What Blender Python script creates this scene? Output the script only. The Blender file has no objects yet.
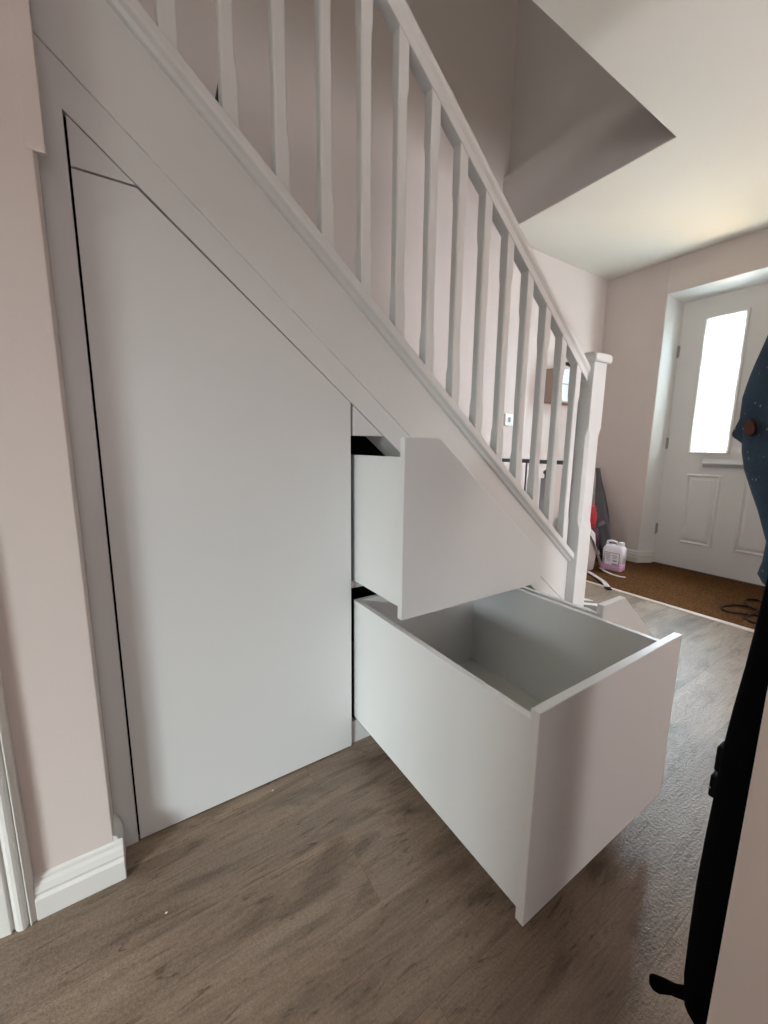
import bpy, bmesh, math, random
from mathutils import Vector, Matrix
random.seed(7)
S = bpy.context.scene
COL = S.collection
PI = math.pi

# ------------------------------------------------------------------ helpers
def nm(name, col, rough=0.5, bump=0.0, bscale=60.0, var=0.0, vscale=3.0, metal=0.0, spec=0.5, sheen=0.0):
    m = bpy.data.materials.new(name); m.use_nodes = True
    nt = m.node_tree; b = nt.nodes['Principled BSDF']
    b.inputs['Base Color'].default_value = (*col, 1)
    b.inputs['Roughness'].default_value = rough
    b.inputs['Metallic'].default_value = metal
    b.inputs['Specular IOR Level'].default_value = spec
    if sheen: b.inputs['Sheen Weight'].default_value = sheen
    tc = nt.nodes.new('ShaderNodeTexCoord')
    if bump:
        n = nt.nodes.new('ShaderNodeTexNoise'); n.inputs['Scale'].default_value = bscale; n.inputs['Detail'].default_value = 4
        bp = nt.nodes.new('ShaderNodeBump'); bp.inputs['Strength'].default_value = bump; bp.inputs['Distance'].default_value = 0.002
        nt.links.new(tc.outputs['Object'], n.inputs['Vector'])
        nt.links.new(n.outputs['Fac'], bp.inputs['Height']); nt.links.new(bp.outputs['Normal'], b.inputs['Normal'])
    if var:
        n = nt.nodes.new('ShaderNodeTexNoise'); n.inputs['Scale'].default_value = vscale; n.inputs['Detail'].default_value = 3
        nt.links.new(tc.outputs['Object'], n.inputs['Vector'])
        mx = nt.nodes.new('ShaderNodeMix'); mx.data_type = 'RGBA'
        mx.inputs[6].default_value = (*[c * (1 - var) for c in col], 1)
        mx.inputs[7].default_value = (*[min(1, c * (1 + var)) for c in col], 1)
        nt.links.new(n.outputs['Fac'], mx.inputs[0]); nt.links.new(mx.outputs[2], b.inputs['Base Color'])
    return m

def obj(name, bm, mat, parent=None, bevel=0.0, smooth=False, seg=2):
    bmesh.ops.recalc_face_normals(bm, faces=bm.faces[:])
    me = bpy.data.meshes.new(name); bm.to_mesh(me); bm.free()
    if smooth:
        for p in me.polygons: p.use_smooth = True
    o = bpy.data.objects.new(name, me); COL.objects.link(o)
    if mat: me.materials.append(mat)
    if parent: o.parent = parent
    if bevel:
        md = o.modifiers.new('bevel', 'BEVEL'); md.width = bevel; md.segments = seg; md.limit_method = 'ANGLE'; md.angle_limit = math.radians(40)
    return o

def box(bm, x0, x1, y0, y1, z0, z1):
    v = [bm.verts.new((x, y, z)) for x in (x0, x1) for y in (y0, y1) for z in (z0, z1)]
    for f in ((0,1,3,2),(4,6,7,5),(0,4,5,1),(2,3,7,6),(0,2,6,4),(1,5,7,3)):
        bm.faces.new([v[i] for i in f])

def prism(bm, pts, axis, a, b):
    """polygon pts (2D) extruded along axis from a to b. y: pts are (x,z); x: (y,z); z: (x,y)"""
    def V(p, t):
        return {'y': (p[0], t, p[1]), 'x': (t, p[0], p[1]), 'z': (p[0], p[1], t)}[axis]
    A = [bm.verts.new(V(p, a)) for p in pts]; B = [bm.verts.new(V(p, b)) for p in pts]
    bm.faces.new(A); bm.faces.new(B[::-1])
    n = len(pts)
    for i in range(n): bm.faces.new((A[i], B[i], B[(i+1) % n], A[(i+1) % n]))

def boxo(name, x0, x1, y0, y1, z0, z1, mat, parent=None, bevel=0.0):
    bm = bmesh.new(); box(bm, x0, x1, y0, y1, z0, z1); return obj(name, bm, mat, parent, bevel)

def loft(bm, rings, close=True, cap=True):
    R = [[bm.verts.new(p) for p in r] for r in rings]
    n = len(R[0])
    for a, b in zip(R[:-1], R[1:]):
        for i in range(n if close else n - 1):
            bm.faces.new((a[i], a[(i+1) % n], b[(i+1) % n], b[i]))
    if cap and close: bm.faces.new(R[0][::-1]); bm.faces.new(R[-1])

def tube(bm, pts, r, n=8, flat=None):
    """flat: (width, thickness) ribbon-like tube"""
    pts = [Vector(p) for p in pts]; rings = []
    for i, p in enumerate(pts):
        t = (pts[min(i+1, len(pts)-1)] - pts[max(i-1, 0)]).normalized()
        up = Vector((0, 0, 1)) if abs(t.z) < .95 else Vector((1, 0, 0))
        s = t.cross(up).normalized(); u = s.cross(t)
        rr = r[i] if isinstance(r, (list, tuple)) else r
        a, b = flat if flat else (rr, rr)
        rings.append([p + s * math.cos(2*PI*k/n) * a + u * math.sin(2*PI*k/n) * b for k in range(n)])
    loft(bm, rings)

def spline(pts, n=8):
    P = [Vector(p) for p in pts]; out = []
    for i in range(len(P)-1):
        p0 = P[max(i-1, 0)]; p1 = P[i]; p2 = P[i+1]; p3 = P[min(i+2, len(P)-1)]
        for k in range(n):
            t = k / n
            out.append(.5 * ((2*p1) + (-p0+p2)*t + (2*p0-5*p1+4*p2-p3)*t*t + (-p0+3*p1-3*p2+p3)*t**3))
    out.append(P[-1]); return out

def empty(name, loc=(0, 0, 0)):
    o = bpy.data.objects.new(name, None); COL.objects.link(o); o.location = loc; o.empty_display_size = .1; return o
def put(o, root):   # parent keeping world coords (geometry authored in world space)
    o.parent = root; o.matrix_parent_inverse = Matrix.Translation(-root.location); return o
def tag(o, label, cat, group=None, kind=None):
    o['label'] = label; o['category'] = cat
    if group: o['group'] = group
    if kind: o['kind'] = kind
    return o
def struct(o, label=None, cat=None):
    o['kind'] = 'structure'
    if label: o['label'] = label
    if cat: o['category'] = cat
    return o

# ------------------------------------------------------------------ materials
M_satin = nm('satin_white_board', (.74, .745, .74), .38, .06, 200, .015, 2)
M_gloss = nm('gloss_white_wood', (.73, .733, .72), .30, .10, 40, .02, 4)
M_inner = nm('white_board_inside', (.71, .71, .665), .5, .04, 200)
M_shade = nm('painted_shade', (.006, .006, .007), .9, spec=.1)  # near-black colour stands in for the shade inside the cupboard
M_pink = nm('pale_pink_plaster', (.72, .64, .605), .85, .12, 140, .02, 1.2)
M_ceil = nm('warm_white_ceiling', (.82, .79, .72), .9, .1, 90, .01, 1)
M_well = nm('stairwell_plaster', (.66, .61, .58), .9, .1, 90, .02, 1)
M_upvc = nm('door_white', (.80, .80, .79), .4, .05, 300)
M_trim = nm('trim_gloss_white', (.78, .77, .74), .28, .08, 50, .02, 6)
M_chrome = nm('brushed_chrome', (.55, .57, .60), .3, metal=1.0)
M_hinge = nm('dull_steel', (.38, .37, .36), .45, metal=.8)
M_greyp = nm('grey_metal_paint', (.20, .20, .23), .5)
M_black = nm('black_cloth', (.0025, .0025, .0035), .95, .4, 300, .3, 20, spec=.05)
M_blackp = nm('black_plastic', (.004, .004, .004), .7, spec=.15)

def floor_mat():
    m = bpy.data.materials.new('oak_vinyl_plank'); m.use_nodes = True
    nt = m.node_tree; L = nt.links; b = nt.nodes['Principled BSDF']
    tc = nt.nodes.new('ShaderNodeTexCoord')
    br = nt.nodes.new('ShaderNodeTexBrick'); br.inputs['Scale'].default_value = 1.0
    br.inputs['Brick Width'].default_value = 1.22; br.inputs['Row Height'].default_value = .18
    br.inputs['Mortar Size'].default_value = .0009; br.inputs['Mortar Smooth'].default_value = .3
    br.inputs['Color1'].default_value = (0, 0, 0, 1); br.inputs['Color2'].default_value = (1, 1, 1, 1); br.inputs['Mortar'].default_value = (.5, .5, .5, 1)
    br.offset = .37
    mp0 = nt.nodes.new('ShaderNodeMapping'); mp0.inputs['Location'].default_value = (.93, .062, 0)
    L.new(tc.outputs['Object'], mp0.inputs['Vector']); L.new(mp0.outputs['Vector'], br.inputs['Vector'])
    sep = nt.nodes.new('ShaderNodeSeparateXYZ'); L.new(tc.outputs['Object'], sep.inputs['Vector'])
    # per-plank offset of the grain
    off = nt.nodes.new('ShaderNodeMath'); off.operation = 'MULTIPLY'; off.inputs[1].default_value = 7.3
    L.new(br.outputs['Color'], off.inputs[0])
    comb = nt.nodes.new('ShaderNodeCombineXYZ')
    L.new(sep.outputs['X'], comb.inputs['X']); L.new(sep.outputs['Y'], comb.inputs['Y']); L.new(off.outputs[0], comb.inputs['Z'])
    def noise(sx, sy, detail, dist=0.0, rough=.6):
        mp = nt.nodes.new('ShaderNodeMapping'); mp.inputs['Scale'].default_value = (sx, sy, 1)
        n = nt.nodes.new('ShaderNodeTexNoise'); n.inputs['Scale'].default_value = 1; n.inputs['Detail'].default_value = detail
        n.inputs['Distortion'].default_value = dist; n.inputs['Roughness'].default_value = rough
        L.new(comb.outputs[0], mp.inputs['Vector']); L.new(mp.outputs['Vector'], n.inputs['Vector']); return n
    g1 = noise(1.3, 6.5, 7, 1.4)        # cathedral streaks
    g2 = noise(7, 170, 4, .3)          # fine pores
    g3 = noise(1.1, 3.2, 3, .5)        # broad tone
    ramp = nt.nodes.new('ShaderNodeValToRGB'); e = ramp.color_ramp.elements
    e[0].position = .27; e[0].color = (.150, .108, .079, 1)
    e[1].position = .72; e[1].color = (.300, .232, .178, 1)
    k = e.new(.40); k.color = (.225, .168, .125, 1)
    L.new(g1.outputs['Fac'], ramp.inputs['Fac'])
    r2 = nt.nodes.new('ShaderNodeValToRGB'); r2.color_ramp.elements[0].position = .36; r2.color_ramp.elements[0].color = (.62, .60, .58, 1)
    r2.color_ramp.elements[1].position = .62; r2.color_ramp.elements[1].color = (1.1, 1.1, 1.1, 1)
    L.new(g2.outputs['Fac'], r2.inputs['Fac'])
    mu = nt.nodes.new('ShaderNodeMix'); mu.data_type = 'RGBA'; mu.blend_type = 'MULTIPLY'; mu.inputs[0].default_value = .45
    L.new(ramp.outputs['Color'], mu.inputs[6]); L.new(r2.outputs['Color'], mu.inputs[7])
    r3 = nt.nodes.new('ShaderNodeValToRGB'); r3.color_ramp.elements[0].position = .3; r3.color_ramp.elements[0].color = (.80, .80, .82, 1)
    r3.color_ramp.elements[1].position = .7; r3.color_ramp.elements[1].color = (1.2, 1.17, 1.12, 1)
    L.new(g3.outputs['Fac'], r3.inputs['Fac'])
    mu2 = nt.nodes.new('ShaderNodeMix'); mu2.data_type = 'RGBA'; mu2.blend_type = 'MULTIPLY'; mu2.inputs[0].default_value = 1
    L.new(mu.outputs[2], mu2.inputs[6]); L.new(r3.outputs['Color'], mu2.inputs[7])
    # knots and dark cathedral patches drawn out along the plank
    def rampn(src, p0, c0, p1, c1):
        q = nt.nodes.new('ShaderNodeValToRGB'); q.color_ramp.elements[0].position = p0; q.color_ramp.elements[0].color = (*c0, 1)
        q.color_ramp.elements[1].position = p1; q.color_ramp.elements[1].color = (*c1, 1); L.new(src, q.inputs['Fac']); return q
    def mul(a, b_, f=1.0):
        q = nt.nodes.new('ShaderNodeMix'); q.data_type = 'RGBA'; q.blend_type = 'MULTIPLY'; q.inputs[0].default_value = f
        L.new(a, q.inputs[6]); L.new(b_, q.inputs[7]); return q.outputs[2]
    g4 = noise(1.9, 7.5, 5, 2.2, .55); k4 = rampn(g4.outputs['Fac'], .50, (1.04, 1.04, 1.04), .66, (.52, .48, .45))
    g5 = noise(6, 34, 6, 2.8, .7); k5 = rampn(g5.outputs['Fac'], .57, (1.03, 1.03, 1.03), .66, (.42, .37, .33))
    g6 = noise(220, 260, 2); k6 = rampn(g6.outputs['Fac'], .3, (.82, .82, .82), .7, (1.16, 1.15, 1.14))
    col = mul(mu2.outputs[2], k4.outputs['Color'], .85)
    col = mul(col, k5.outputs['Color'], .8)
    col = mul(col, k6.outputs['Color'], .8)
    jn = nt.nodes.new('ShaderNodeMix'); jn.data_type = 'RGBA'; jn.inputs[7].default_value = (.05, .035, .026, 1)
    jf = nt.nodes.new('ShaderNodeMath'); jf.operation = 'MULTIPLY'; jf.inputs[1].default_value = .3
    L.new(br.outputs['Fac'], jf.inputs[0]); L.new(jf.outputs[0], jn.inputs[0]); L.new(col, jn.inputs[6])
    L.new(jn.outputs[2], b.inputs['Base Color'])
    b.inputs['Roughness'].default_value = .35
    b.inputs['Specular IOR Level'].default_value = .45
    nb = noise(130, 210, 2)
    bp = nt.nodes.new('ShaderNodeBump'); bp.inputs['Strength'].default_value = .9; bp.inputs['Distance'].default_value = .0018
    L.new(nb.outputs['Fac'], bp.inputs['Height'])
    bp2 = nt.nodes.new('ShaderNodeBump'); bp2.inputs['Strength'].default_value = .3; bp2.inputs['Distance'].default_value = .001
    L.new(g2.outputs['Fac'], bp2.inputs['Height']); L.new(bp.outputs['Normal'], bp2.inputs['Normal'])
    L.new(bp2.outputs['Normal'], b.inputs['Normal'])
    return m
M_floor = floor_mat()

def coir_mat():
    m = nm('brown_coir', (.19, .085, .035), .95, .9, 260, 0, spec=.08)
    nt = m.node_tree; b = nt.nodes['Principled BSDF']
    n = nt.nodes.new('ShaderNodeTexNoise'); n.inputs['Scale'].default_value = 90; n.inputs['Detail'].default_value = 5
    tc = nt.nodes.new('ShaderNodeTexCoord'); nt.links.new(tc.outputs['Object'], n.inputs['Vector'])
    r = nt.nodes.new('ShaderNodeValToRGB'); r.color_ramp.elements[0].position = .3; r.color_ramp.elements[0].color = (.040, .016, .005, 1)
    r.color_ramp.elements[1].position = .7; r.color_ramp.elements[1].color = (.150, .066, .022, 1)
    nt.links.new(n.outputs['Fac'], r.inputs['Fac']); nt.links.new(r.outputs['Color'], b.inputs['Base Color'])
    return m
M_coir = coir_mat()

def glass_mat():
    m = bpy.data.materials.new('obscure_glass'); m.use_nodes = True
    nt = m.node_tree; nt.nodes.clear(); L = nt.links
    out = nt.nodes.new('ShaderNodeOutputMaterial')
    tr = nt.nodes.new('ShaderNodeBsdfTransparent'); tl = nt.nodes.new('ShaderNodeBsdfTranslucent'); gl = nt.nodes.new('ShaderNodeBsdfGlossy')
    gl.inputs['Roughness'].default_value = .15
    tl.inputs['Color'].default_value = (.85, .93, .90, 1)
    n = nt.nodes.new('ShaderNodeTexVoronoi'); n.inputs['Scale'].default_value = 70
    tc = nt.nodes.new('ShaderNodeTexCoord'); L.new(tc.outputs['Object'], n.inputs['Vector'])
    r = nt.nodes.new('ShaderNodeMapRange'); r.inputs['To Min'].default_value = .05; r.inputs['To Max'].default_value = .65
    L.new(n.outputs['Distance'], r.inputs['Value'])
    m1 = nt.nodes.new('ShaderNodeMixShader'); L.new(r.outputs['Result'], m1.inputs[0]); L.new(tr.outputs[0], m1.inputs[1]); L.new(tl.outputs[0], m1.inputs[2])
    m2 = nt.nodes.new('ShaderNodeMixShader'); m2.inputs[0].default_value = .06; L.new(m1.outputs[0], m2.inputs[1]); L.new(gl.outputs[0], m2.inputs[2])
    L.new(m2.outputs[0], out.inputs['Surface'])
    return m
M_glass = glass_mat()

# ------------------------------------------------------------------ key numbers (metres)
SL = 0.8098                     # tan of the stair pitch
H = 2.357                       # hall ceiling
FY = 1.045                      # far side wall
DX = 3.024                      # front wall
WX = 1.69                       # right end of the stairwell
HY = 0.02                       # front edge of the stairwell opening
RX, PY = 0.0, -0.906            # end of the near partition wall
RY = -0.887                      # hall side wall by the front door
gz = lambda x: 1.0665 - SL * x  # slope of the cupboard gap
fz = lambda x: 1.143 - SL * x   # lower edge of stringer
mz = lambda x: 1.350 - SL * x
cz = lambda x: 1.379 - SL * x   # top of base rail (front)
xg = lambda z: (1.0665 - z) / SL

# ------------------------------------------------------------------ room shell
struct(boxo('floor', -3.3, 2.19, -3.3, FY, -.05, 0, M_floor))
fl2 = boxo('floor', 2.19, 3.5, -3.3, FY, -.05, -.004, nm('subfloor_concrete', (.25, .22, .2), .9, .2)); struct(fl2)
bm = bmesh.new()
# hall ceiling with the stairwell hole
box(bm, -3.3, 3.3, -3.3, HY, H, H + .3); box(bm, WX, 3.3, HY, FY + .1, H, H + .3)
box(bm, -3.3, -1.75, HY, FY + .1, H, H + .3)
struct(obj('ceiling', bm, M_ceil))
struct(boxo('wall_far', -3.3, 3.3, FY, FY + .12, -.05, 5.0, M_pink))
# stairwell upper walls: joist face then wall slightly set back above the landing line
struct(boxo('wall_stairwell_end', WX - .0015, WX + .2, HY - .35, FY, H + .004, 2.694, M_well))
struct(boxo('wall_upper_end', WX + .05, WX + .2, -3.3, FY, 2.694, 5.0, M_well))
struct(boxo('wall_upper_front', -3.3, WX + .2, -3.42, -3.3, H + .3, 5.0, M_well))
struct(boxo('wall_upper_left', -3.4, -3.3, -3.4, FY, H + .3, 5.0, M_well))
struct(boxo('ceiling_upper', -3.4, WX + .2, -3.4, FY + .1, 5.0, 5.1, M_ceil))
bm = bmesh.new(); box(bm, -3.3, WX, -.004, HY, H + .001, 2.62); struct(obj('trim_stairwell_front', bm, M_well))

# left wall pier: lower part to x=-.63, upper boxing slightly wider
bm = bmesh.new()
prism(bm, [(-.83, -.065), (-.630, -.065), (-.630, .0), (-.83, .0)], 'z', 0, H)
struct(obj('wall_left_front', bm, M_pink, bevel=.002))
struct(boxo('trim_4', -.640, -.6135, -.0657, -.056, 1.426, H, M_pink, bevel=.0015))
struct(boxo('wall_left_over', -3.3, -.83, -.065, .0, 2.05, H, M_pink))
struct(boxo('wall_left_side', -3.3, -1.62, -.065, .0, 0, 2.05, M_pink))
struct(boxo('wall_understairs', -.83, -.70, .0, FY, 0, H, M_pink))
# doorway left of the pier: architrave (profiled) and a plain door beyond
prof = [(-.832, 0), (-.832, -.016), (-.803, -.019), (-.801, -.013), (-.799, -.012), (-.796, -.018), (-.791, -.0225), (-.785, -.024), (-.780, -.022), (-.777, -.016), (-.7755, -.013), (-.7745, -.019), (-.7735, -.022), (-.7715, -.022), (-.7705, -.017), (-.764, -.015), (-.764, 0)]
bm = bmesh.new(); prism(bm, [(x, y - .065) for x, y in prof], 'z', 0, 2.11)
struct(obj('trim_1', bm, M_trim, bevel=.001))
struct(boxo('door_2', -1.62, -.83, -.04, .0, .005, 2.05, M_trim))
# skirting on the pier, with the chipped end
bm = bmesh.new()
sk = [(-.065, 0), (-.083, 0), (-.083, .046), (-.080, .050), (-.078, .053), (-.080, .060), (-.076, .072), (-.071, .078), (-.070, .086), (-.065, .090)]
prism(bm, sk, 'x', -.764, -.613)
prism(bm, [(-.630, .0), (-.614, .0), (-.614, .055), (-.616, .075), (-.621, .092), (-.624, .100), (-.630, .104)], 'y', -.066, -.001)
struct(obj('baseboard_left', bm, M_trim, bevel=.0012))

struct(boxo('blocker_stub', -1.32, -1.20, -2.50, -1.095, 0, H, M_pink))  # unseen slab added to shade the near wall and drawer fronts
# near partition wall (its end is the near right-hand edge) and the short hall wall by the front door
struct(boxo('wall_right', RX, RX + .10, -3.3, PY, 0, H, M_pink, bevel=.003))
struct(boxo('wall_hall_right', 2.15, DX + .1, RY - .12, RY, 0, H, M_pink))
struct(boxo('blocker_divider', .95, 1.05, -3.3, -.895, 0, H, M_pink))  # unseen slab added to keep the far daylight off the drawer fronts
# left room walls with window opening
bm = bmesh.new()
WY0, WY1, WZ0, WZ1 = -2.65, -1.40, .15, 1.60
box(bm, -3.3, -3.15, -3.3, WY0, 0, H); box(bm, -3.3, -3.15, WY1, 0, 0, H)
box(bm, -3.3, -3.15, WY0, WY1, 0, WZ0); box(bm, -3.3, -3.15, WY0, WY1, WZ1, H)
struct(obj('wall_left', bm, M_pink))
bm = bmesh.new()
for a in (WY0, WY1 - .05, (WY0 + WY1) / 2 - .03): box(bm, -3.28, -3.22, a, a + .05, WZ0, WZ1)
box(bm, -3.28, -3.22, WY0, WY1, WZ0, WZ0 + .05); box(bm, -3.28, -3.22, WY0, WY1, WZ1 - .05, WZ1)
struct(obj('window_1', bm, M_upvc))
struct(boxo('wall_back', -3.3, 3.3, -3.42, -3.3, 0, H, M_pink))
struct(boxo('wall_sitting_room', 3.024, 3.144, -3.3, RY - .12, 0, H, M_pink))

# front wall with splayed reveal
DS = DX + .1234                 # door face
jl, dl = .572, .5035            # wall edge / door edge on the hinge side
dr, jr = dl - .915, dl - .915 - .07
rh, dh = 2.115, 2.056
bm = bmesh.new()
box(bm, DX, DX + .30, jl, FY, -.01, H); box(bm, DX, DX + .30, RY, jr, -.01, H); box(bm, DX, DX + .30, jr, jl, rh, H)
prism(bm, [(DX, jl), (DS, dl), (DX + .30, dl), (DX + .30, jl)], 'z', -.01, rh)
prism(bm, [(DX, jr), (DS, dr), (DX + .30, dr), (DX + .30, jr)], 'z', -.01, rh)
# white painted reveal lining
def quadslab(bm, a, b, c, d, off):
    P = [Vector(p) for p in (a, b, c, d)]; o = Vector(off)
    A = [bm.verts.new(p) for p in P]; B = [bm.verts.new(p + o) for p in P]
    bm.faces.new(A); bm.faces.new(B[::-1])
    for i in range(4): bm.faces.new((A[i], B[i], B[(i+1) % 4], A[(i+1) % 4]))
bmr = bmesh.new()
quadslab(bmr, (DX + .001, jl - .0005, 0), (DS, dl - .0005, 0), (DS, dl - .0005, dh), (DX + .001, jl - .0005, rh), (0, -.003, 0))
quadslab(bmr, (DX + .001, jr + .0005, 0), (DS, dr + .0005, 0), (DS, dr + .0005, dh), (DX + .001, jr + .0005, rh), (0, .003, 0))
quadslab(bmr, (DX + .001, jl, rh - .0005), (DS, dl, dh - .0005), (DS, dr, dh - .0005), (DX + .001, jr, rh - .0005), (0, 0, -.003))
struct(obj('trim_3', bmr, M_upvc))
v = [(DX, rh), (DS, dh), (DX + .30, dh), (DX + .30, rh)]
A = [bm.verts.new((x, jl, z)) for x, z in v]; B = [bm.verts.new((x, jr, z)) for x, z in v]
bm.faces.new(A); bm.faces.new(B[::-1])
for i in range(4): bm.faces.new((A[i], B[i], B[(i+1) % 4], A[(i+1) % 4]))
struct(obj('wall_front', bm, M_pink, bevel=.004))
# skirting along front wall and into the reveal
def skirt(name, path):
    bm = bmesh.new()
    pr = [(0, 0), (.022, 0), (.022, .050), (.013, .056), (.018, .062), (.018, .078), (.009, .084), (.013, .092), (.010, .104), (0, .108)]
    rings = []
    P = [Vector(p) for p in path]
    for i, p in enumerate(P):
        d0 = (P[i] - P[i-1]).normalized() if i else (P[1] - P[0]).normalized()
        d1 = (P[i+1] - P[i]).normalized() if i < len(P) - 1 else d0
        n0 = Vector((-d0.y, d0.x)); n1 = Vector((-d1.y, d1.x)); n = (n0 + n1); n = n / max(.2, n.dot(n0))
        rings.append([(p.x + n.x * a, p.y + n.y * a, z) for a, z in pr])
    loft(bm, rings)
    return struct(obj(name, bm, M_trim, bevel=.001))
skirt('baseboard_front', [(DS, dl), (DX, jl), (DX, FY)][::1])
skirt('baseboard_far', [(DX, FY), (1.9, FY)])

# ------------------------------------------------------------------ front door
door = empty('door_1', (DS, (dl + dr) / 2, 0)); struct(door, 'white panelled front door with a tall narrow obscure glass light', 'door')
gy0, gy1, gz0, gz1 = .122, .322, .948, 1.885
bm = bmesh.new()
T = .05
box(bm, DS, DS + T, dr + .003, gy0 - .03, .012, dh - .003); box(bm, DS, DS + T, gy1 + .03, dl - .003, .012, dh - .003)
box(bm, DS, DS + T, gy0 - .03, gy1 + .03, .012, gz0 - .03); box(bm, DS, DS + T, gy0 - .03, gy1 + .03, gz1 + .03, dh - .003)
put(obj('door_slab', bm, M_upvc), door)
# glazing bead frame
bm = bmesh.new()
def frame_ring(bm, y0, y1, z0, z1, w, prof):
    # prof: list of (offset inward, x)
    rings = []
    for o_, x in prof:
        rings.append([(x, y0 + o_, z0 + o_), (x, y1 - o_, z0 + o_), (x, y1 - o_, z1 - o_), (x, y0 + o_, z1 - o_)])
    R = [[bm.verts.new(p) for p in r] for r in rings]
    for a, b in zip(R[:-1], R[1:]):
        for i in range(4): bm.faces.new((a[i], a[(i+1) % 4], b[(i+1) % 4], b[i]))
frame_ring(bm, gy0 - .032, gy1 + .032, gz0 - .032, gz1 + .032, 0, [(0, DS), (.002, DS - .011), (.014, DS - .013), (.024, DS - .006), (.033, DS + .012), (.033, DS + .025)])
put(obj('glazing_bead', bm, M_upvc, bevel=.001), door)
gl = put(boxo('pane', DS + .014, DS + .020, gy0 - .02, gy1 + .02, gz0 - .02, gz1 + .02, M_glass), door); gl['label'] = 'obscure textured glass lit by daylight'
# embossed lower panels
for (y0, y1) in ((.118, .338), (-.232, -.012)):
    bm = bmesh.new()
    frame_ring(bm, y0, y1, .215, .765, 0, [(0, DS + .001), (.004, DS - .010), (.012, DS - .012), (.022, DS - .001), (.028, DS - .002), (.046, DS - .011)])
    vs = [bm.verts.new(p) for p in [(DS - .011, y0 + .046, .261), (DS - .011, y1 - .046, .261), (DS - .011, y1 - .046, .719), (DS - .011, y0 + .046, .719)]]
    bm.faces.new(vs)
    put(obj('moulded_panel', bm, M_upvc), door)
# letter plate with its hood
bm = bmesh.new(); prism(bm, [(DS, .885), (DS - .008, .885), (DS - .030, .852), (DS - .030, .846), (DS, .846)], 'y', -.06, .243)
lp = put(obj('letter_plate', bm, nm('satin_silver', (.62, .64, .67), .4, metal=.3), bevel=.0015), door); lp['label'] = 'silver letter plate flap'
bm = bmesh.new(); box(bm, DS - .024, DS, -.058, .236, .822, .846)
q = put(obj('letter_slot', bm, M_hinge, bevel=.002), door); q['label'] = 'dark metal letter slot frame'
for z in (1.70, 1.00, .30):
    bm = bmesh.new(); tube(bm, [(DS - .008, dl - .002, z - .045), (DS - .008, dl - .002, z + .045)], .006, 10)
    box(bm, DS - .002, DS + .001, dl - .012, dl + .002, z - .04, z + .04)
    q = put(obj('hinge', bm, M_hinge), door); q['label'] = 'worn steel hinge'
put(boxo('threshold', DS - .03, DS + .12, dr - .0, dl, -.004, .014, nm('dark_threshold', (.05, .035, .03), .6), bevel=.003), door)['label'] = 'dark brown threshold'
# outside ground and daylight seen through the pane
struct(boxo('ground_outside', 3.35, 9, -4, 5, -.15, -.05, nm('pale_paving', (.5, .48, .44), .9, .3, 20)))

# doormat + edging strip
mat = boxo('doormat', 2.205, DS - .03, RY + .01, FY - .02, -.004, .008, M_coir, bevel=.003)
tag(mat, 'wide brown coir doormat filling the floor in front of the white front door', 'doormat')
bm = bmesh.new(); prism(bm, [(2.172, 0), (2.212, 0), (2.209, .006), (2.200, .009), (2.186, .009), (2.174, .005)], 'y', RY + .005, FY - .005)
struct(obj('trim_2', bm, nm('pale_wood_strip', (.50, .42, .35), .45, .1), bevel=.001))

# ------------------------------------------------------------------ staircase
st = empty('staircase', (1.13, 0, 0))
tag(st, 'white painted staircase with chamfered balusters, sloping handrail and square newel post', 'staircase')
XE = 1.092                      # where the rails meet the newel
XT = -1.2
# stringer
bm = bmesh.new(); prism(bm, [(XT, fz(XT)), (XE, fz(XE)), (XE, cz(XE) - .02), (XT, cz(XT) - .02)], 'y', -.004, .022)
put(obj('stringer', bm, M_gloss, bevel=.002), st)
def sweep(bm, prof, xa, xb, base):
    A = [bm.verts.new((xa, y, base - SL * xa + dz)) for y, dz in prof]; B = [bm.verts.new((xb, y, base - SL * xb + dz)) for y, dz in prof]
    bm.faces.new(A); bm.faces.new(B[::-1]); n = len(prof)
    for i in range(n): bm.faces.new((A[i], B[i], B[(i+1) % n], A[(i+1) % n]))
bm = bmesh.new()
sweep(bm, [(-.008, -.047), (-.014, -.045), (-.020, -.036), (-.030, -.030), (-.032, -.024), (-.032, -.004), (-.028, 0), (.030, 0), (.034, -.006), (.034, -.030), (.022, -.047)], XT, XE, 1.379)
put(obj('base_rail', bm, M_gloss, bevel=.0015), st)
bm = bmesh.new()
sweep(bm, [(-.019, 2.110), (.018, 2.112), (.020, 2.128), (.028, 2.142), (.028, 2.160), (.022, 2.174), (.010, 2.180), (-.010, 2.180), (-.022, 2.176), (-.029, 2.164), (-.029, 2.148), (-.021, 2.136)], -.215, XE, 0)
put(obj('handrail', bm, M_gloss, bevel=.0025, seg=3), st)

def oct_ring(x, y, z, h, c, sl=0.0):
    pts = [(-h, -h + c), (-h + c, -h), (h - c, -h), (h, -h + c), (h, h - c), (h - c, h), (-h + c, h), (-h, h - c)]
    return [(x + a, y + b, z - sl * a) for a, b in pts]
def baluster():
    bm = bmesh.new(); h = .0165; hm = .0152
    z0 = 1.36; z1 = 2.125
    loft(bm, [oct_ring(0, 0, z0, h, .0015, SL), oct_ring(0, 0, 1.480, h, .0015), oct_ring(0, 0, 1.505, hm, .0040), oct_ring(0, 0, 1.70, hm, .0040),
              oct_ring(0, 0, 1.975, hm, .0040), oct_ring(0, 0, 2.000, h, .0015), oct_ring(0, 0, z1, h, .0015, SL)])
    return obj('baluster', bm, M_gloss, bevel=.0008)
for k in range(14):
    x = -.4084 + .11094 * k
    if k == 0: b0 = baluster(); o = b0
    else: o = b0.copy(); COL.objects.link(o)
    o.location = (x, 0, -SL * x); put(o, st)
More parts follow.
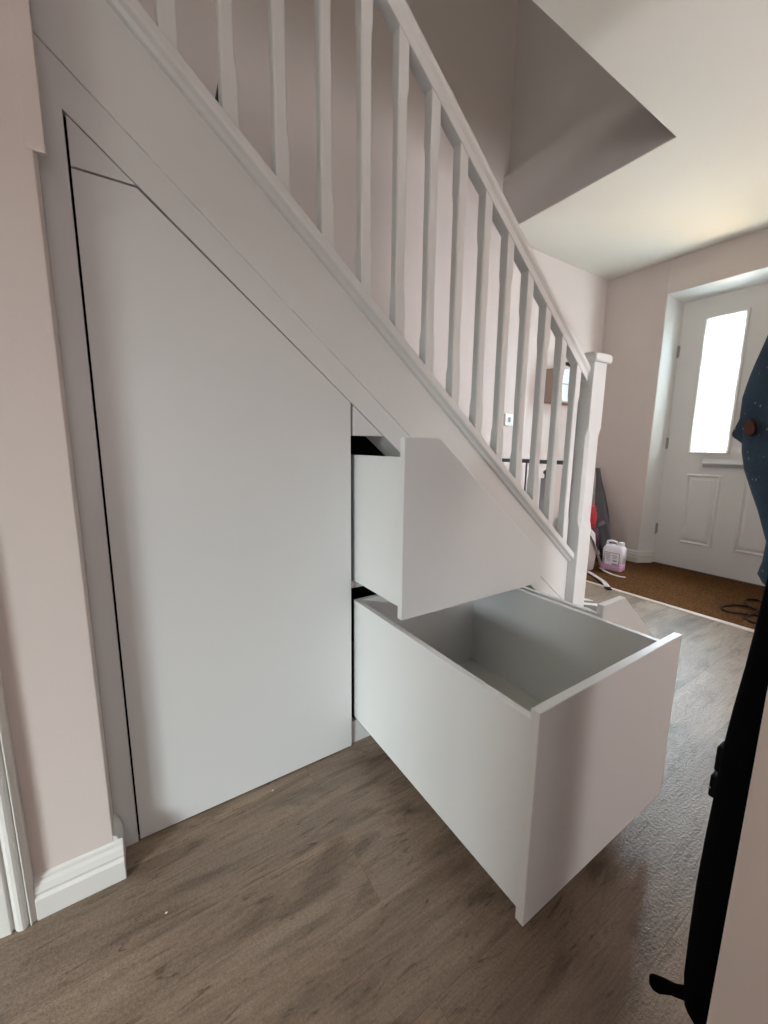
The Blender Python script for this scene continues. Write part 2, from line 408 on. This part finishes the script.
# newel
NX, NH = 1.136, .0455
bm = bmesh.new()
loft(bm, [oct_ring(NX, 0, 0, NH, .002), oct_ring(NX, 0, .60, NH, .002), oct_ring(NX, 0, .64, NH - .001, .013), oct_ring(NX, 0, 1.00, NH - .001, .013),
          oct_ring(NX, 0, 1.04, NH, .002), oct_ring(NX, 0, 1.315, NH, .002)])
nw = put(obj('newel_post', bm, M_gloss, bevel=.001), st)
bm = bmesh.new()
loft(bm, [oct_ring(NX, 0, 1.300, .056, .004), oct_ring(NX, 0, 1.306, .060, .004), oct_ring(NX, 0, 1.326, .060, .004), oct_ring(NX, 0, 1.334, .054, .006), oct_ring(NX, 0, 1.346, .02, .004)])
cp = obj('newel_cap', bm, M_gloss, nw, bevel=.002)
# treads and risers
bm = bmesh.new(); GO, RI = .205 / SL, .205
xs0 = 1.36
poly = []
for i in range(12):
    xa = xs0 - GO * i
    poly += [(xa, RI * i), (xa, RI * (i + 1))]
top = (xs0 - GO * 12, RI * 12)
poly += [top]
under = [(top[0], 1.086 - SL * top[0]), (1.086 / SL, 0)]
# keep first riser's foot on the floor
prism(bm, poly + under, 'y', .024, FY - .002)
put(obj('steps', bm, nm('grey_stair_carpet', (.33, .31, .30), .95, .8, 250)), st)
# bullnose bottom step wrapping round the newel, striped carpet
def stripe_mat():
    m = nm('striped_stair_carpet', (.6, .58, .55), .95, .6, 250)
    nt = m.node_tree; b = nt.nodes['Principled BSDF']
    w = nt.nodes.new('ShaderNodeTexWave'); w.wave_type = 'BANDS'; w.bands_direction = 'DIAGONAL'; w.inputs['Scale'].default_value = 8; w.inputs['Distortion'].default_value = .6
    tc = nt.nodes.new('ShaderNodeTexCoord'); nt.links.new(tc.outputs['Object'], w.inputs['Vector'])
    r = nt.nodes.new('ShaderNodeValToRGB'); r.color_ramp.elements[0].position = .42; r.color_ramp.elements[0].color = (.20, .19, .18, 1)
    r.color_ramp.elements[1].position = .52; r.color_ramp.elements[1].color = (.78, .75, .70, 1)
    nt.links.new(w.outputs['Fac'], r.inputs['Fac']); nt.links.new(r.outputs['Color'], b.inputs['Base Color'])
    return m
bm = bmesh.new()
pl = [(1.182, .30), (1.182, -.03)] + [(1.262 + .062 * math.sin(a), -.0 - .062 * math.cos(a)) for a in [i * PI / 2 / 8 for i in range(0, 9)]] + [(1.326, .30)]
prism(bm, pl, 'z', 0, .222)
put(obj('bottom_step', bm, stripe_mat(), bevel=.012, seg=4), st)['label'] = 'rounded bottom step in striped carpet'

# ------------------------------------------------------------------ under-stair cupboard
cb = empty('understair_cupboard', (0, 0, 0))
tag(cb, 'white fitted cupboard under the stairs with one tall door and three pull-out drawers', 'cupboard')
YB = .018; G = .0022
# frame: left stile and sloping fillet
bm = bmesh.new()
xa = -.586
xe = 1.0665 / SL * .815
prism(bm, [(-.6298, 0), (xa - G, 0), (xa - G, gz(xa) + .0012), (xe, gz(xe) + .0012), (xe, fz(xe)), (-.6298, fz(-.6298))], 'y', 0, YB)
put(obj('frame', bm, M_satin), cb)
# door
bm = bmesh.new(); z2 = 1.453
prism(bm, [(xa + G, .004), (-.0025 - G, .004), (-.0025 - G, gz(-.005) - .0015), (xg(z2) - .0035, z2 - .004), (xa + G, z2 - .004)], 'y', 0, YB)
put(obj('door', bm, M_satin, bevel=.0008), cb)
bm = bmesh.new()
prism(bm, [(xa + G, z2 + .001), (xg(z2) - .004, z2 + .001), (xa + G, gz(xa + G) - .0022)], 'y', .002, YB)
put(obj('top_infill_panel', bm, M_satin, bevel=.0008), cb)
bm = bmesh.new()
prism(bm, [(.001 + G, .979), (xg(.979) - .003, .979), (.001 + G, gz(.003) - .0022)], 'y', .001, YB)
put(obj('corner_infill_panel', bm, M_satin, bevel=.0008), cb)
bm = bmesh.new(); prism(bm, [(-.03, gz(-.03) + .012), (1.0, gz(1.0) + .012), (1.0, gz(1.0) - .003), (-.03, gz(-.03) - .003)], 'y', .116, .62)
put(obj('shade_soffit', bm, M_shade), cb)  # near-black board added as the shade deep in the opening
# inner parts: near-black backing painted as shade behind the gaps, slope lining, rails, dividers
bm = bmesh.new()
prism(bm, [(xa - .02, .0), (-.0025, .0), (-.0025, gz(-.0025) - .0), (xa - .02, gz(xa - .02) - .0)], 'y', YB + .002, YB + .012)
put(obj('shade_backing', bm, M_shade), cb)['label'] = 'black backing painted as shade behind the door gaps'
bm = bmesh.new()
prism(bm, [(-.05, gz(-.05) + .015), (1.0, gz(1.0) + .015), (1.0, gz(1.0) + .003), (-.05, gz(-.05) + .003)], 'y', YB, .115)
put(obj('slope_lining', bm, M_inner), cb)
bm = bmesh.new()
box(bm, .0, .553, YB - .0, .06, .523, .545)
put(obj('divider_rail', bm, M_satin), cb)
boxo('plinth', 0.0, 1.088, .012, .028, 0, .078, M_satin, cb)
bm = bmesh.new(); box(bm, -.012, .004, .032, .62, .0, .97); put(obj('carcass_side', bm, M_shade), cb)  # carcass side and back carry painted shade, near-black
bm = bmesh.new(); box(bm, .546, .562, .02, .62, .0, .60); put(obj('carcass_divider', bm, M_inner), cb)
bm = bmesh.new(); prism(bm, [(-.012, 0), (1.08, 0), (1.08, gz(1.08) - .02), (-.012, gz(-.012) - .02)], 'y', .62, .635); put(obj('carcass_back', bm, M_shade), cb)

def drawer(x0, x1, z0, z1, d, front_poly, bx0, bx1, bz0, bz1, depth, right_poly=None):
    """front_poly in (x,z); box from y=-d+.018 back"""
    yf = -d; T = .015; y0 = yf + .018; y1 = y0 + depth
    bm = bmesh.new()
    box(bm, bx0, bx0 + T, y0, y1, bz0, bz1)
    if right_poly is None: box(bm, bx1 - T, bx1, y0, y1, bz0, bz1)
    else: box(bm, bx1 - T, bx1, y0, y1, bz0, right_poly)
    bb = bz1 if right_poly is None else right_poly
    if right_poly is None: box(bm, bx0 + T, bx1 - T, y1 - T, y1, bz0, bz1)
    else: prism(bm, [(bx0 + T, bz0), (bx1 - T, bz0), (bx1 - T, right_poly), (xg(bz1) - .03, bz1), (bx0 + T, bz1)], 'y', y1 - T, y1)
    dr_ = put(obj('drawer', bm, M_satin, bevel=.0006), cb)
    bm = bmesh.new(); box(bm, bx0 + T, bx1 - T, y0, y1 - T, bz0 + .045, bz0 + .057)
    b_ = obj('drawer_base', bm, M_inner, dr_)
    bm = bmesh.new(); prism(bm, front_poly, 'y', yf, y0)
    f_ = obj('drawer_front', bm, M_satin, dr_, bevel=.0016)
    bm = bmesh.new(); box(bm, bx0 + T + .002, bx1 - T - .002, y0 + .0005, y0 + .012, bz0 + .057, (bz1 if right_poly is None else right_poly) - .01)
    g_ = obj('inner_front', bm, M_inner, dr_)
    return dr_
# lower wide drawer
drawer(0, .543, .085, .514, .647, [(.004, .080), (.543, .080), (.543, .514), (.004, .514)], .012, .532, .094, .487, .645)
# upper sloped drawer
d2 = .2472
drawer(0, .553, .522, .972, d2, [(.004, .522), (.553, .522), (.553, gz(.553) - .004), (xg(.972) - .006, .972), (.004, .972)], .012, .53, .548, .925, .60, .60)
# small low drawer beyond
d3 = .449
drawer(.556, .98, .085, .513, d3, [(.560, .085), (1.085, .085), (1.085, gz(1.085) - .004), (xg(.513) - .004, .513), (.560, .513)], .565, .99, .094, .480, .45, .22)

# ------------------------------------------------------------------ small things
# light switch on the far wall
sw = empty('light_switch', (1.905, FY, 1.155)); tag(sw, 'small white square light switch on the bright wall behind the balusters', 'switch')
put(boxo('switch_plate', 1.833, 1.922, FY - .009, FY, 1.112, 1.198, M_trim, bevel=.002), sw)
bm = bmesh.new(); box(bm, 1.870, 1.886, FY - .014, FY - .008, 1.138, 1.172)
q = put(obj('switch_rocker', bm, nm('rocker_grey', (.25, .25, .25), .4), bevel=.001), sw); q['label'] = 'dark rocker'

# wall cabinet with glazed front
wc = empty('wall_cabinet', (2.35, FY, 1.29)); tag(wc, 'brown sided shallow wall cabinet with pale glazed front behind the balusters', 'cabinet')
M_brown = nm('taupe_board', (.42, .31, .26), .6)
put(boxo('cabinet_body', 2.262, 2.60, .915, FY - .001, 1.300, 1.555, M_brown, bevel=.002), wc)
for z0_, z1_ in ((1.31, 1.43), (1.44, 1.545)):
    q = put(boxo('door_pane', 2.27, 2.59, .908, .916, z0_, z1_, nm('pale_green_glass', (.62, .78, .74), .12), bevel=.001), wc); q['label'] = 'pale green glass pane'
bm = bmesh.new(); 
tube(bm, [(2.42 + .085 * math.cos(a), .965, 1.556 + .012 + .035 * math.sin(a)) for a in [i * PI / 12 for i in range(13)]], .012, 10)
tag(obj('curved_handle', bm, M_blackp, smooth=True), 'black curved band resting on top of the brown wall cabinet', 'handle')

# stair gate across the foot of the stairs
ga = empty('stair_gate', (1.24, .3, .2)); tag(ga, 'grey metal stair gate with thin bars behind the newel post', 'gate')
GX = 1.235
bm = bmesh.new(); box(bm, GX - .008, GX + .008, .062, FY - .004, .872, .892); put(obj('top_rail', bm, M_greyp, bevel=.003), ga)
bm = bmesh.new(); box(bm, GX - .008, GX + .008, .062, FY - .004, .285, .305); put(obj('bottom_rail', bm, M_greyp, bevel=.003), ga)
bb = None
for k in range(7):
    y = .362 + .1 * k
    if bb is None:
        bm = bmesh.new(); tube(bm, [(0, 0, .300), (0, 0, .878)], .0045, 8); bb = obj('bar', bm, M_greyp, smooth=True); o = bb
    else: o = bb.copy(); COL.objects.link(o)
    o.location = (GX, y, 0); put(o, ga)
put(boxo('wall_batten', GX - .012, GX + .014, .052, .10, .24, .89, nm('beige_wood_batten', (.42, .37, .32), .6), bevel=.002), ga)['label'] = 'beige wooden batten'
put(boxo('closing_post', GX - .010, GX + .012, .135, .150, .225, .850, M_trim, bevel=.002), ga)['label'] = 'white closing post'
put(boxo('latch_post', GX - .014, GX + .012, .222, .262, .225, .80, nm('lilac_white_plastic', (.80, .75, .80), .4), bevel=.004), ga)['label'] = 'pale lilac latch post'
bm = bmesh.new(); bmesh.ops.create_uvsphere(bm, u_segments=16, v_segments=10, radius=.013, matrix=Matrix.Translation((GX, .243, .83)))
tube(bm, [(GX, .243, .798), (GX, .243, .82)], .006, 8)
put(obj('latch_knob', bm, M_greyp, smooth=True), ga)['label'] = 'round grey knob'

# teal pointed item on the stairs
bm = bmesh.new()
for (dx, dy, hh, rr) in ((0, 0, .345, .075), (.030, .01, .285, .050)):
    rings = []
    for i in range(7):
        t = i / 6; r = rr * (1 - t) + .0012
        rings.append([(-.288 + dx + r * math.cos(a) + .004 * math.sin(5 * t), .100 + dy + .6 * r * math.sin(a), 1.436 + hh * t) for a in [2 * PI * k / 8 for k in range(8)]])
    loft(bm, rings)
tag(obj('pointed_ornament', bm, nm('dark_teal_felt', (.02, .07, .085), .8), smooth=True), 'tiny dark teal pointed cone peeking above the stringer behind two balusters', 'ornament')

# screen-wash canister
jc = empty('jerrycan', (2.63, .560, .008)); tag(jc, 'translucent plastic jerrycan with pink liquid and a printed label in the corner on the mat', 'canister')
def rrect(cx, cy, z, a, b, r, n=5):
    out = []
    for sx, sy, a0 in ((1, 1, 0), (-1, 1, PI/2), (-1, -1, PI), (1, -1, 3*PI/2)):
        for k in range(n):
            t = a0 + PI/2 * k / (n - 1)
            out.append((cx + sx * (a - r) + r * math.cos(t), cy + sy * (b - r) + r * math.sin(t), z))
    return out
def rot(pts, c, ang):
    ca, sa = math.cos(ang), math.sin(ang)
    return [(c[0] + (x - c[0]) * ca - (y - c[1]) * sa, c[1] + (x - c[0]) * sa + (y - c[1]) * ca, z) for x, y, z in pts]
JC = (2.63, .560); JA = math.radians(8)
def jring(z, a, b, r, dy=0): return rot(rrect(JC[0], JC[1] + dy, z, a, b, r), JC, JA)
M_can = nm('milky_plastic', (.74, .68, .72), .35); M_pinkl = nm('pink_liquid_in_plastic', (.56, .30, .44), .3)
bm = bmesh.new()
loft(bm, [jring(.008, .045, .078, .02), jring(.016, .052, .088, .022), jring(.085, .052, .088, .022)])
put(obj('lower_body', bm, M_pinkl, smooth=True), jc)['label'] = 'pink liquid showing through'
bm = bmesh.new()
loft(bm, [jring(.085, .052, .088, .022), jring(.200, .052, .088, .022), jring(.228, .045, .078, .022), jring(.240, .034, .062, .02)])
put(obj('upper_body', bm, M_can, smooth=True), jc)
bm = bmesh.new(); 
hp = spline([(0, .070, .225), (0, .066, .262), (0, .048, .272), (0, .010, .272), (0, -.010, .262), (0, -.014, .228)], 5)
tube(bm, [rot([(JC[0] + p.x, JC[1] + p.y, p.z)], JC, JA)[0] for p in hp], .011, 10)
put(obj('handle', bm, M_can, smooth=True), jc)
bm = bmesh.new(); c_ = rot([(JC[0], JC[1] - .052, 0)], JC, JA)[0]
tube(bm, [(c_[0], c_[1], .225), (c_[0], c_[1], .245), (c_[0], c_[1], .246), (c_[0], c_[1], .272), (c_[0], c_[1], .275)], [.018, .018, .024, .024, .020], 16)
put(obj('cap', bm, M_trim), jc)['label'] = 'white screw cap'
def onface(y0, y1, z0, z1, d, e=.002):   # plate on the -x face of the can
    bm = bmesh.new(); f = JC[0] - .052 - d
    P0 = [(f, JC[1] + y, z) for y, z in ((y0, z0), (y1, z0), (y1, z1), (y0, z1))]; P1 = [(f + e, y, z) for _, y, z in P0]
    R0 = [bm.verts.new(p) for p in rot(P0, JC, JA)]; R1 = [bm.verts.new(p) for p in rot(P1, JC, JA)]
    bm.faces.new(R0); bm.faces.new(R1[::-1])
    for i in range(4): bm.faces.new((R0[i], R1[i], R1[(i+1) % 4], R0[(i+1) % 4]))
    return bm
lb = put(obj('printed_label', onface(-.064, .064, .060, .178, .001), nm('label_border', (.10, .09, .10), .6)), jc); lb['label'] = 'dark bordered printed label'
q = obj('label_face', onface(-.060, .060, .064, .174, .002), nm('label_paper', (.68, .64, .66), .6), lb); q.matrix_parent_inverse = lb.matrix_parent_inverse
q.matrix_parent_inverse = Matrix.Identity(4)
M_ink = nm('label_ink', (.22, .20, .22), .6)
bm = onface(-.055, -.005, .068, .080, .003)
i1 = obj('label_ink_bar', bm, M_ink, lb)
for (a, b, c, d) in ((.012, .052, .158, .164), (.012, .050, .146, .150), (.012, .052, .136, .140), (.014, .044, .124, .128), (-.045, -.004, .150, .156), (-.050, -.004, .138, .142), (-.040, -.008, .126, .130), (.012, .052, .112, .116), (.012, .040, .100, .104), (-.045, -.010, .100, .112)):
    obj('label_ink_bar', onface(a, b, c, d, .003), M_ink, lb)

jc.scale = (.9, .84, .86)
# beige bag with straps and grey umbrella leaning in the corner
bg = empty('holdall_bag', (2.46, .76, .008)); tag(bg, 'beige fabric bag standing on the doormat half hidden behind the newel post', 'bag')
M_beige = nm('beige_canvas', (.50, .42, .38), .85, .5, 200, .08, 8)
BX, BY = 2.45, .750
bm = bmesh.new(); rings = []
for z, a, b in ((.008, .09, .10), (.02, .105, .12), (.12, .11, .13), (.22, .105, .12), (.30, .09, .11), (.345, .05, .07), (.352, .02, .03)):
    rings.append([(BX + a * math.cos(t) * (1 + .05 * math.sin(3 * t + z * 20)), BY + b * math.sin(t) * (1 + .04 * math.cos(4 * t)), z) for t in [2 * PI * k / 24 for k in range(24)]])
loft(bm, rings); put(obj('bag_body', bm, M_beige, smooth=True), bg)
bm = bmesh.new(); tube(bm, spline([(2.38, .685, .34), (2.40, .64, .30), (2.44, .61, .20), (2.475, .59, .10), (2.50, .575, .03), (2.51, .55, .014)], 6), .01, 8, flat=(.020, .004))
put(obj('strap', bm, nm('mauve_webbing', (.42, .34, .35), .8, .4, 300), smooth=True), bg)['label'] = 'mauve grey webbing strap'
bm = bmesh.new(); tube(bm, spline([(2.57, .63, .014), (2.53, .57, .012), (2.49, .50, .013), (2.48, .44, .014), (2.50, .40, .013)], 6), .01, 8, flat=(.012, .003))
tag(obj('webbing_strap', bm, nm('pale_webbing', (.62, .52, .50), .8), smooth=True), 'loose pale pink strap lying on the mat in front of the jerrycan', 'strap')
bm = bmesh.new(); tube(bm, spline([(2.40, .64, .016), (2.32, .52, .016), (2.24, .42, .020), (2.18, .355, .006)], 6), .01, 8, flat=(.019, .0035))
sp = obj('luggage_strap', bm, nm('grey_pink_webbing', (.50, .42, .41), .8), smooth=True)
tag(sp, 'grey pink strap with dark tip lying across the pale threshold strip', 'strap')
bm = bmesh.new(); tube(bm, [(2.186, .362, .008), (2.158, .335, .006)], .01, 8, flat=(.020, .0055)); obj('strap_tip', bm, M_blackp, sp)['label'] = 'dark plastic tip'
# white and green roll on the bag
bm = bmesh.new(); tube(bm, [(2.40, .69, .384), (2.52, .80, .388)], .032, 14)
rl = obj('paper_roll', bm, nm('white_tissue', (.82, .82, .80), .7), smooth=True); tag(rl, 'small white roll with green end lying on top of the beige bag', 'roll')
bm = bmesh.new(); tube(bm, [(2.398, .688, .384), (2.385, .676, .383)], .016, 12); obj('roll_end', bm, nm('dark_green', (.10, .2, .14), .6), rl)['label'] = 'green end'
# red folded cloth behind bag
bm = bmesh.new(); rings = []
for z, a in ((.30, .06), (.36, .07), (.42, .065), (.48, .05), (.505, .02)):
    rings.append([(2.66 + a * .7 * math.cos(t), .815 + a * math.sin(t), z) for t in [2 * PI * k / 14 for k in range(14)]])
loft(bm, rings); tag(obj('red_cloth', bm, nm('red_fabric', (.42, .015, .03), .8, .4), smooth=True), 'bright red cloth bundle seen between the newel post and the grey umbrella', 'cloth')
bm = bmesh.new(); rings = []
for z, a in ((.010, .07), (.05, .08), (.20, .08), (.302, .065)):
    rings.append([(2.68 + a * .8 * math.cos(t), .80 + a * math.sin(t), z) for t in [2 * PI * k / 18 for k in range(18)]])
loft(bm, rings); tag(obj('plum_bag', bm, nm('dark_plum_fabric', (.07, .02, .035), .8, .4), smooth=True), 'dark plum fabric bag standing behind the beige bag and jerrycan', 'bag')
um = empty('umbrella', (2.92, .80, .008)); tag(um, 'folded charcoal grey umbrella leaning in the corner behind the jerrycan', 'umbrella')
bm = bmesh.new(); rings = []
A0, A1 = Vector((2.90, .765, .035)), Vector((2.968, .945, .78))
for i in range(13):
    t = i / 12; c = A0.lerp(A1, t); r = .018 + .052 * math.sin(PI * min(1, t * 1.0 + .12)) ** .8 * (1 - t * .55)
    rings.append([(c.x + r * .75 * (1 + .16 * math.cos(4 * a + t * 5)) * math.cos(a), c.y + r * (1 + .16 * math.cos(4 * a + t * 5)) * math.sin(a), c.z) for a in [2 * PI * k / 24 for k in range(24)]])
loft(bm, rings); put(obj('canopy', bm, nm('charcoal_nylon', (.10, .095, .105), .55, .3, 60, .2, 10), smooth=True), um)
bm = bmesh.new(); c = Vector((2.925, .832, .30)); tube(bm, [c - Vector((0, .01, .012)), c + Vector((0, .01, .012))], .056, 16); put(obj('tie_strap', bm, nm('grey_strap', (.22, .21, .22), .6)), um)['label'] = 'lighter grey tie strap'
bm = bmesh.new(); tube(bm, [A0, (2.896, .752, .017)], .008, 8); put(obj('tip', bm, M_hinge), um)

# brown cable looped on the mat
bm = bmesh.new()
cab = [(2.50, -.52, .016), (2.46, -.40, .016), (2.40, -.31, .016), (2.36, -.24, .016), (2.42, -.20, .016), (2.52, -.23, .016), (2.56, -.29, .017), (2.50, -.33, .029), (2.58, -.27, .017), (2.70, -.235, .016), (2.75, -.28, .016), (2.68, -.32, .016), (2.52, -.36, .030), (2.38, -.33, .016), (2.30, -.36, .016), (2.30, -.42, .016), (2.38, -.50, .016)]
tube(bm, spline(cab, 7), .006, 8)
tag(obj('cable', bm, nm('dark_brown_rubber', (.018, .009, .008), .7, spec=.2), smooth=True), 'thin dark brown cable looped on the coir doormat near the front door', 'cable')

# little flecks on the floor
def fleck(x, y):
    bm = bmesh.new(); bmesh.ops.create_icosphere(bm, subdivisions=1, radius=.0028, matrix=Matrix.Translation((x, y, .0015)) @ Matrix.Diagonal((1, .8, .5, 1)))
    return obj('paint_fleck', bm, M_trim)

for i, (x, y) in enumerate(((-.545, -.205), (-.27, -.03))):
    o = fleck(x, y)
    tag(o, ('tiny white paint fleck on the floor beside the pier skirting', 'tiny white paint fleck on the floor in front of the tall cupboard door')[i], 'fleck')

# ------------------------------------------------------------------ garments on the hall wall
def drape(name, mat, x0, x1, yb, prof, folds=3.0, amp=.004, seed=0, n=40):
    """garment hanging flat against the far face of the partition. prof: [(z, y of its forward edge)]"""
    rnd = random.Random(seed); ph = [rnd.uniform(0, 6.28) for _ in range(4)]
    bm = bmesh.new(); rings = []
    cx, hx = (x0 + x1) / 2, (x1 - x0) / 2
    for z, yf in prof:
        cy, hy = (yb + yf) / 2, (yf - yb) / 2; ring = []
        for k in range(n):
            a = 2 * PI * k / n; c, s_ = math.cos(a), math.sin(a)
            e = .55
            px_ = abs(c) ** e * (1 if c > 0 else -1); py_ = abs(s_) ** e * (1 if s_ > 0 else -1)
            w = amp * math.sin(folds * a + ph[0] + z * 3) + amp * .5 * math.sin(folds * 2.3 * a + ph[1] - z * 7)
            if px_ < 0: w = min(w, 0) * .3
            ring.append((cx + px_ * hx + (w if px_ > 0 else 0), cy + py_ * hy - (abs(w) * .4 if py_ > 0 else 0), z))
        rings.append(ring)
    loft(bm, rings)
    return obj(name, bm, mat, smooth=True)

def blue_mat():
    m = nm('navy_speckled_cloth', (.036, .070, .118), .85, .7, 150, .5, 22)
    nt = m.node_tree; b = nt.nodes['Principled BSDF']; L = nt.links
    base = b.inputs['Base Color'].links[0].from_socket
    v = nt.nodes.new('ShaderNodeTexVoronoi'); v.inputs['Scale'].default_value = 95; v.inputs['Randomness'].default_value = 1
    tc = nt.nodes.new('ShaderNodeTexCoord'); mp = nt.nodes.new('ShaderNodeMapping'); mp.inputs['Scale'].default_value = (1, 1.4, .75)
    L.new(tc.outputs['Object'], mp.inputs['Vector']); L.new(mp.outputs[0], v.inputs['Vector'])
    r = nt.nodes.new('ShaderNodeValToRGB'); r.color_ramp.elements[0].position = .10; r.color_ramp.elements[0].color = (1, 1, 1, 1)
    r.color_ramp.elements[1].position = .17; r.color_ramp.elements[1].color = (0, 0, 0, 1)
    L.new(v.outputs['Distance'], r.inputs['Fac'])
    mx = nt.nodes.new('ShaderNodeMix'); mx.data_type = 'RGBA'; mx.inputs[7].default_value = (.22, .29, .36, 1)
    L.new(r.outputs['Color'], mx.inputs[0]); L.new(base, mx.inputs[6]); L.new(mx.outputs[2], b.inputs['Base Color'])
    return m
# navy jacket hung over the coat (forward edge measured at x=.26)
def re(pts, xs, xd, sh=.005):   # move a silhouette seen at x=xs to the plane x=xd along the lines of sight
    k = (xd + .5427) / (xs + .5427)
    return [(.95 + (z - .95) * k, -1.0081 + (y + 1.0081 - sh) * k) for z, y in pts]
jp = [(.625, -.712), (.645, -.700), (.68, -.705), (.728, -.706), (.80, -.682), (.855, -.660), (.90, -.643), (.946, -.632), (.985, -.628), (1.03, -.618), (1.08, -.617), (1.13, -.625), (1.161, -.632), (1.20, -.642), (1.235, -.650), (1.27, -.648), (1.33, -.665), (1.40, -.70), (1.46, -.78), (1.50, -.84), (1.56, -.92), (1.62, -.98)]
jk = drape('navy_jacket', blue_mat(), .205, .315, -1.30, re(jp, .8, .26), 4, .007, seed=3)
tag(jk, 'navy blue jacket with pale specks hanging from the wall edge above the long black coat', 'jacket')
def yz(pts, xs, xd, sh=.005): return [(y, z) for z, y in re([(z, y) for y, z in pts], xs, xd, sh)]
bm = bmesh.new(); prism(bm, yz([(-.600, .988), (-.640, .955), (-.700, .99), (-.690, 1.16), (-.640, 1.15), (-.622, 1.06)], .8, .24), 'x', .236, .252)
cf = obj('cuff_flap', bm, blue_mat(), jk, bevel=.004)
bm = bmesh.new(); prism(bm, yz([(-.620, 1.006), (-.626, .990), (-.634, .986), (-.642, .993), (-.644, 1.004), (-.640, 1.018), (-.632, 1.030), (-.624, 1.022)], .8, .203), 'x', .2085, .240)
q = obj('stain_patch', bm, nm('rust_patch', (.13, .05, .045), .9, .6, 200, .4, 60), jk, bevel=.001); q['label'] = 'rust red patch'
bm = bmesh.new(); tube(bm, spline([(.25, y, z) for y, z in yz([(-.648, 1.10), (-.628, 1.107), (-.618, 1.113)], .8, .25)], 4), .0022, 6); obj('cord_toggle', bm, M_blackp, jk, smooth=True)

# long black coat nearest to the camera (forward edge measured at x=.17)
bp_ = [(.055, -.872), (.075, -.842), (.12, -.837), (.20, -.835), (.292, -.834), (.38, -.8355), (.44, -.837), (.47, -.8365), (.495, -.838), (.533, -.8385), (.593, -.842), (.658, -.847), (.749, -.852), (.80, -.854), (.95, -.858), (1.15, -.868), (1.35, -.90), (1.45, -.95)]
ct = drape('black_coat', M_black, .101, .200, -1.22, re(bp_, .17, .155), 3, .003, seed=5)
tag(ct, 'long black coat hanging down beside the near pink wall edge', 'coat')
def bx2(bm, xa, xb, ya, yb_, za, zb):
    k = (xa + .5427) / .7127
    f = lambda z: .95 + (z - .95) * k
    g = lambda y: -1.0081 + (y + 1.0081) * k
    box(bm, xa, xb, g(ya), g(yb_), f(za), f(zb))
bm = bmesh.new(); bx2(bm, .140, .165, -.850, -.8325, .470, .512); bx2(bm, .140, .160, -.850, -.8303, .425, .462)
obj('buckle', bm, M_blackp, ct, bevel=.003)
bm = bmesh.new(); bmesh.ops.create_icosphere(bm, subdivisions=1, radius=.0020, matrix=Matrix.Translation((.1395, -.8395, .462)))
obj('press_stud', bm, M_chrome, ct)['label'] = 'tiny silver stud'
bm = bmesh.new()
prism(bm, yz([(-.885, .052), (-.850, .050), (-.827, .031), (-.812, .012), (-.802, .006), (-.794, .012), (-.7925, .028), (-.797, .034), (-.812, .046), (-.828, .056), (-.842, .072), (-.860, .090)], .17, .155, 0), 'x', .151, .159)
q = obj('belt_end', bm, M_black, ct, bevel=.003)

# ------------------------------------------------------------------ lights
def area(name, loc, rot_dir, sx, sy, power, col, spread=180):
    l = bpy.data.lights.new(name, 'AREA'); l.shape = 'RECTANGLE'; l.size = sx; l.size_y = sy; l.energy = power; l.color = col
    l.spread = math.radians(spread)
    o = bpy.data.objects.new(name, l); COL.objects.link(o); o.location = loc
    o.rotation_euler = Vector(rot_dir).to_track_quat('-Z', 'Y').to_euler(); return o
area('daylight_left_window', (-5.3, -3.15, 2.2), (1, 0.6, -.25), 1.4, 1.2, 435, (.84, .96, .98))
area('fill_back', (-.75, -3.25, 1.2), (0.08, 1, -.02), 1.1, 1.1, 8, (1, .90, .94))  # added fill light for the drawer fronts; no window behind it
area('daylight_door_pane', (DS + .6, .14, 1.9), (-1, .1, -.45), .8, 1.2, 455, (.72, .88, 1))
area('daylight_path_bounce', (DS + .8, .3, .35), (-.6, -.02, .8), .9, .6, 125, (1, .58, .16))
area('daylight_sitting_room', (.55, -3.25, 1.0), (0, 1, -.02), .7, 1.2, 16.5, (1, .93, .91))
area('daylight_sitting_far', (1.2, -3.0, 1.2), (.6, 1, 0), .6, 1.3, 75, (.96, .96, 1))
area('daylight_landing', (-2.4, -2.9, 3.35), (1, .85, -.05), 1.0, .6, 19, (1, .98, .94))
area('fill_upper', (-2.0, -1.0, 2.1), (0, 0, 1), .4, .4, 13, (1, .95, .84))  # unseen fill light added to warm the ceiling and upper surfaces

w = bpy.data.worlds.new('sky'); S.world = w; w.use_nodes = True
bgn = w.node_tree.nodes['Background']; bgn.inputs['Color'].default_value = (.90, .95, 1, 1); bgn.inputs['Strength'].default_value = 2.4

# ------------------------------------------------------------------ camera
cam = bpy.data.cameras.new('camera'); co = bpy.data.objects.new('camera', cam); COL.objects.link(co); S.camera = co
C = Vector((-0.54273687, -1.00812917, 0.95)); R = Vector((0.84070173, -0.54139688, 0.0104894)); U = Vector((0.07914844, 0.14202162, 0.98669417)); F = Vector((0.53568286, 0.82868527, -0.16224854))
m = Matrix((R, U, -F)).transposed().to_4x4(); m.translation = C; co.matrix_world = m
cam.sensor_fit = 'VERTICAL'; cam.sensor_height = 36; cam.lens = 398.72 * 36 / 1024; cam.clip_start = .02

S.view_settings.view_transform = 'Standard'; S.view_settings.look = 'None'; S.view_settings.gamma = 1; S.view_settings.use_curve_mapping = False
S.view_settings.exposure = 0.0
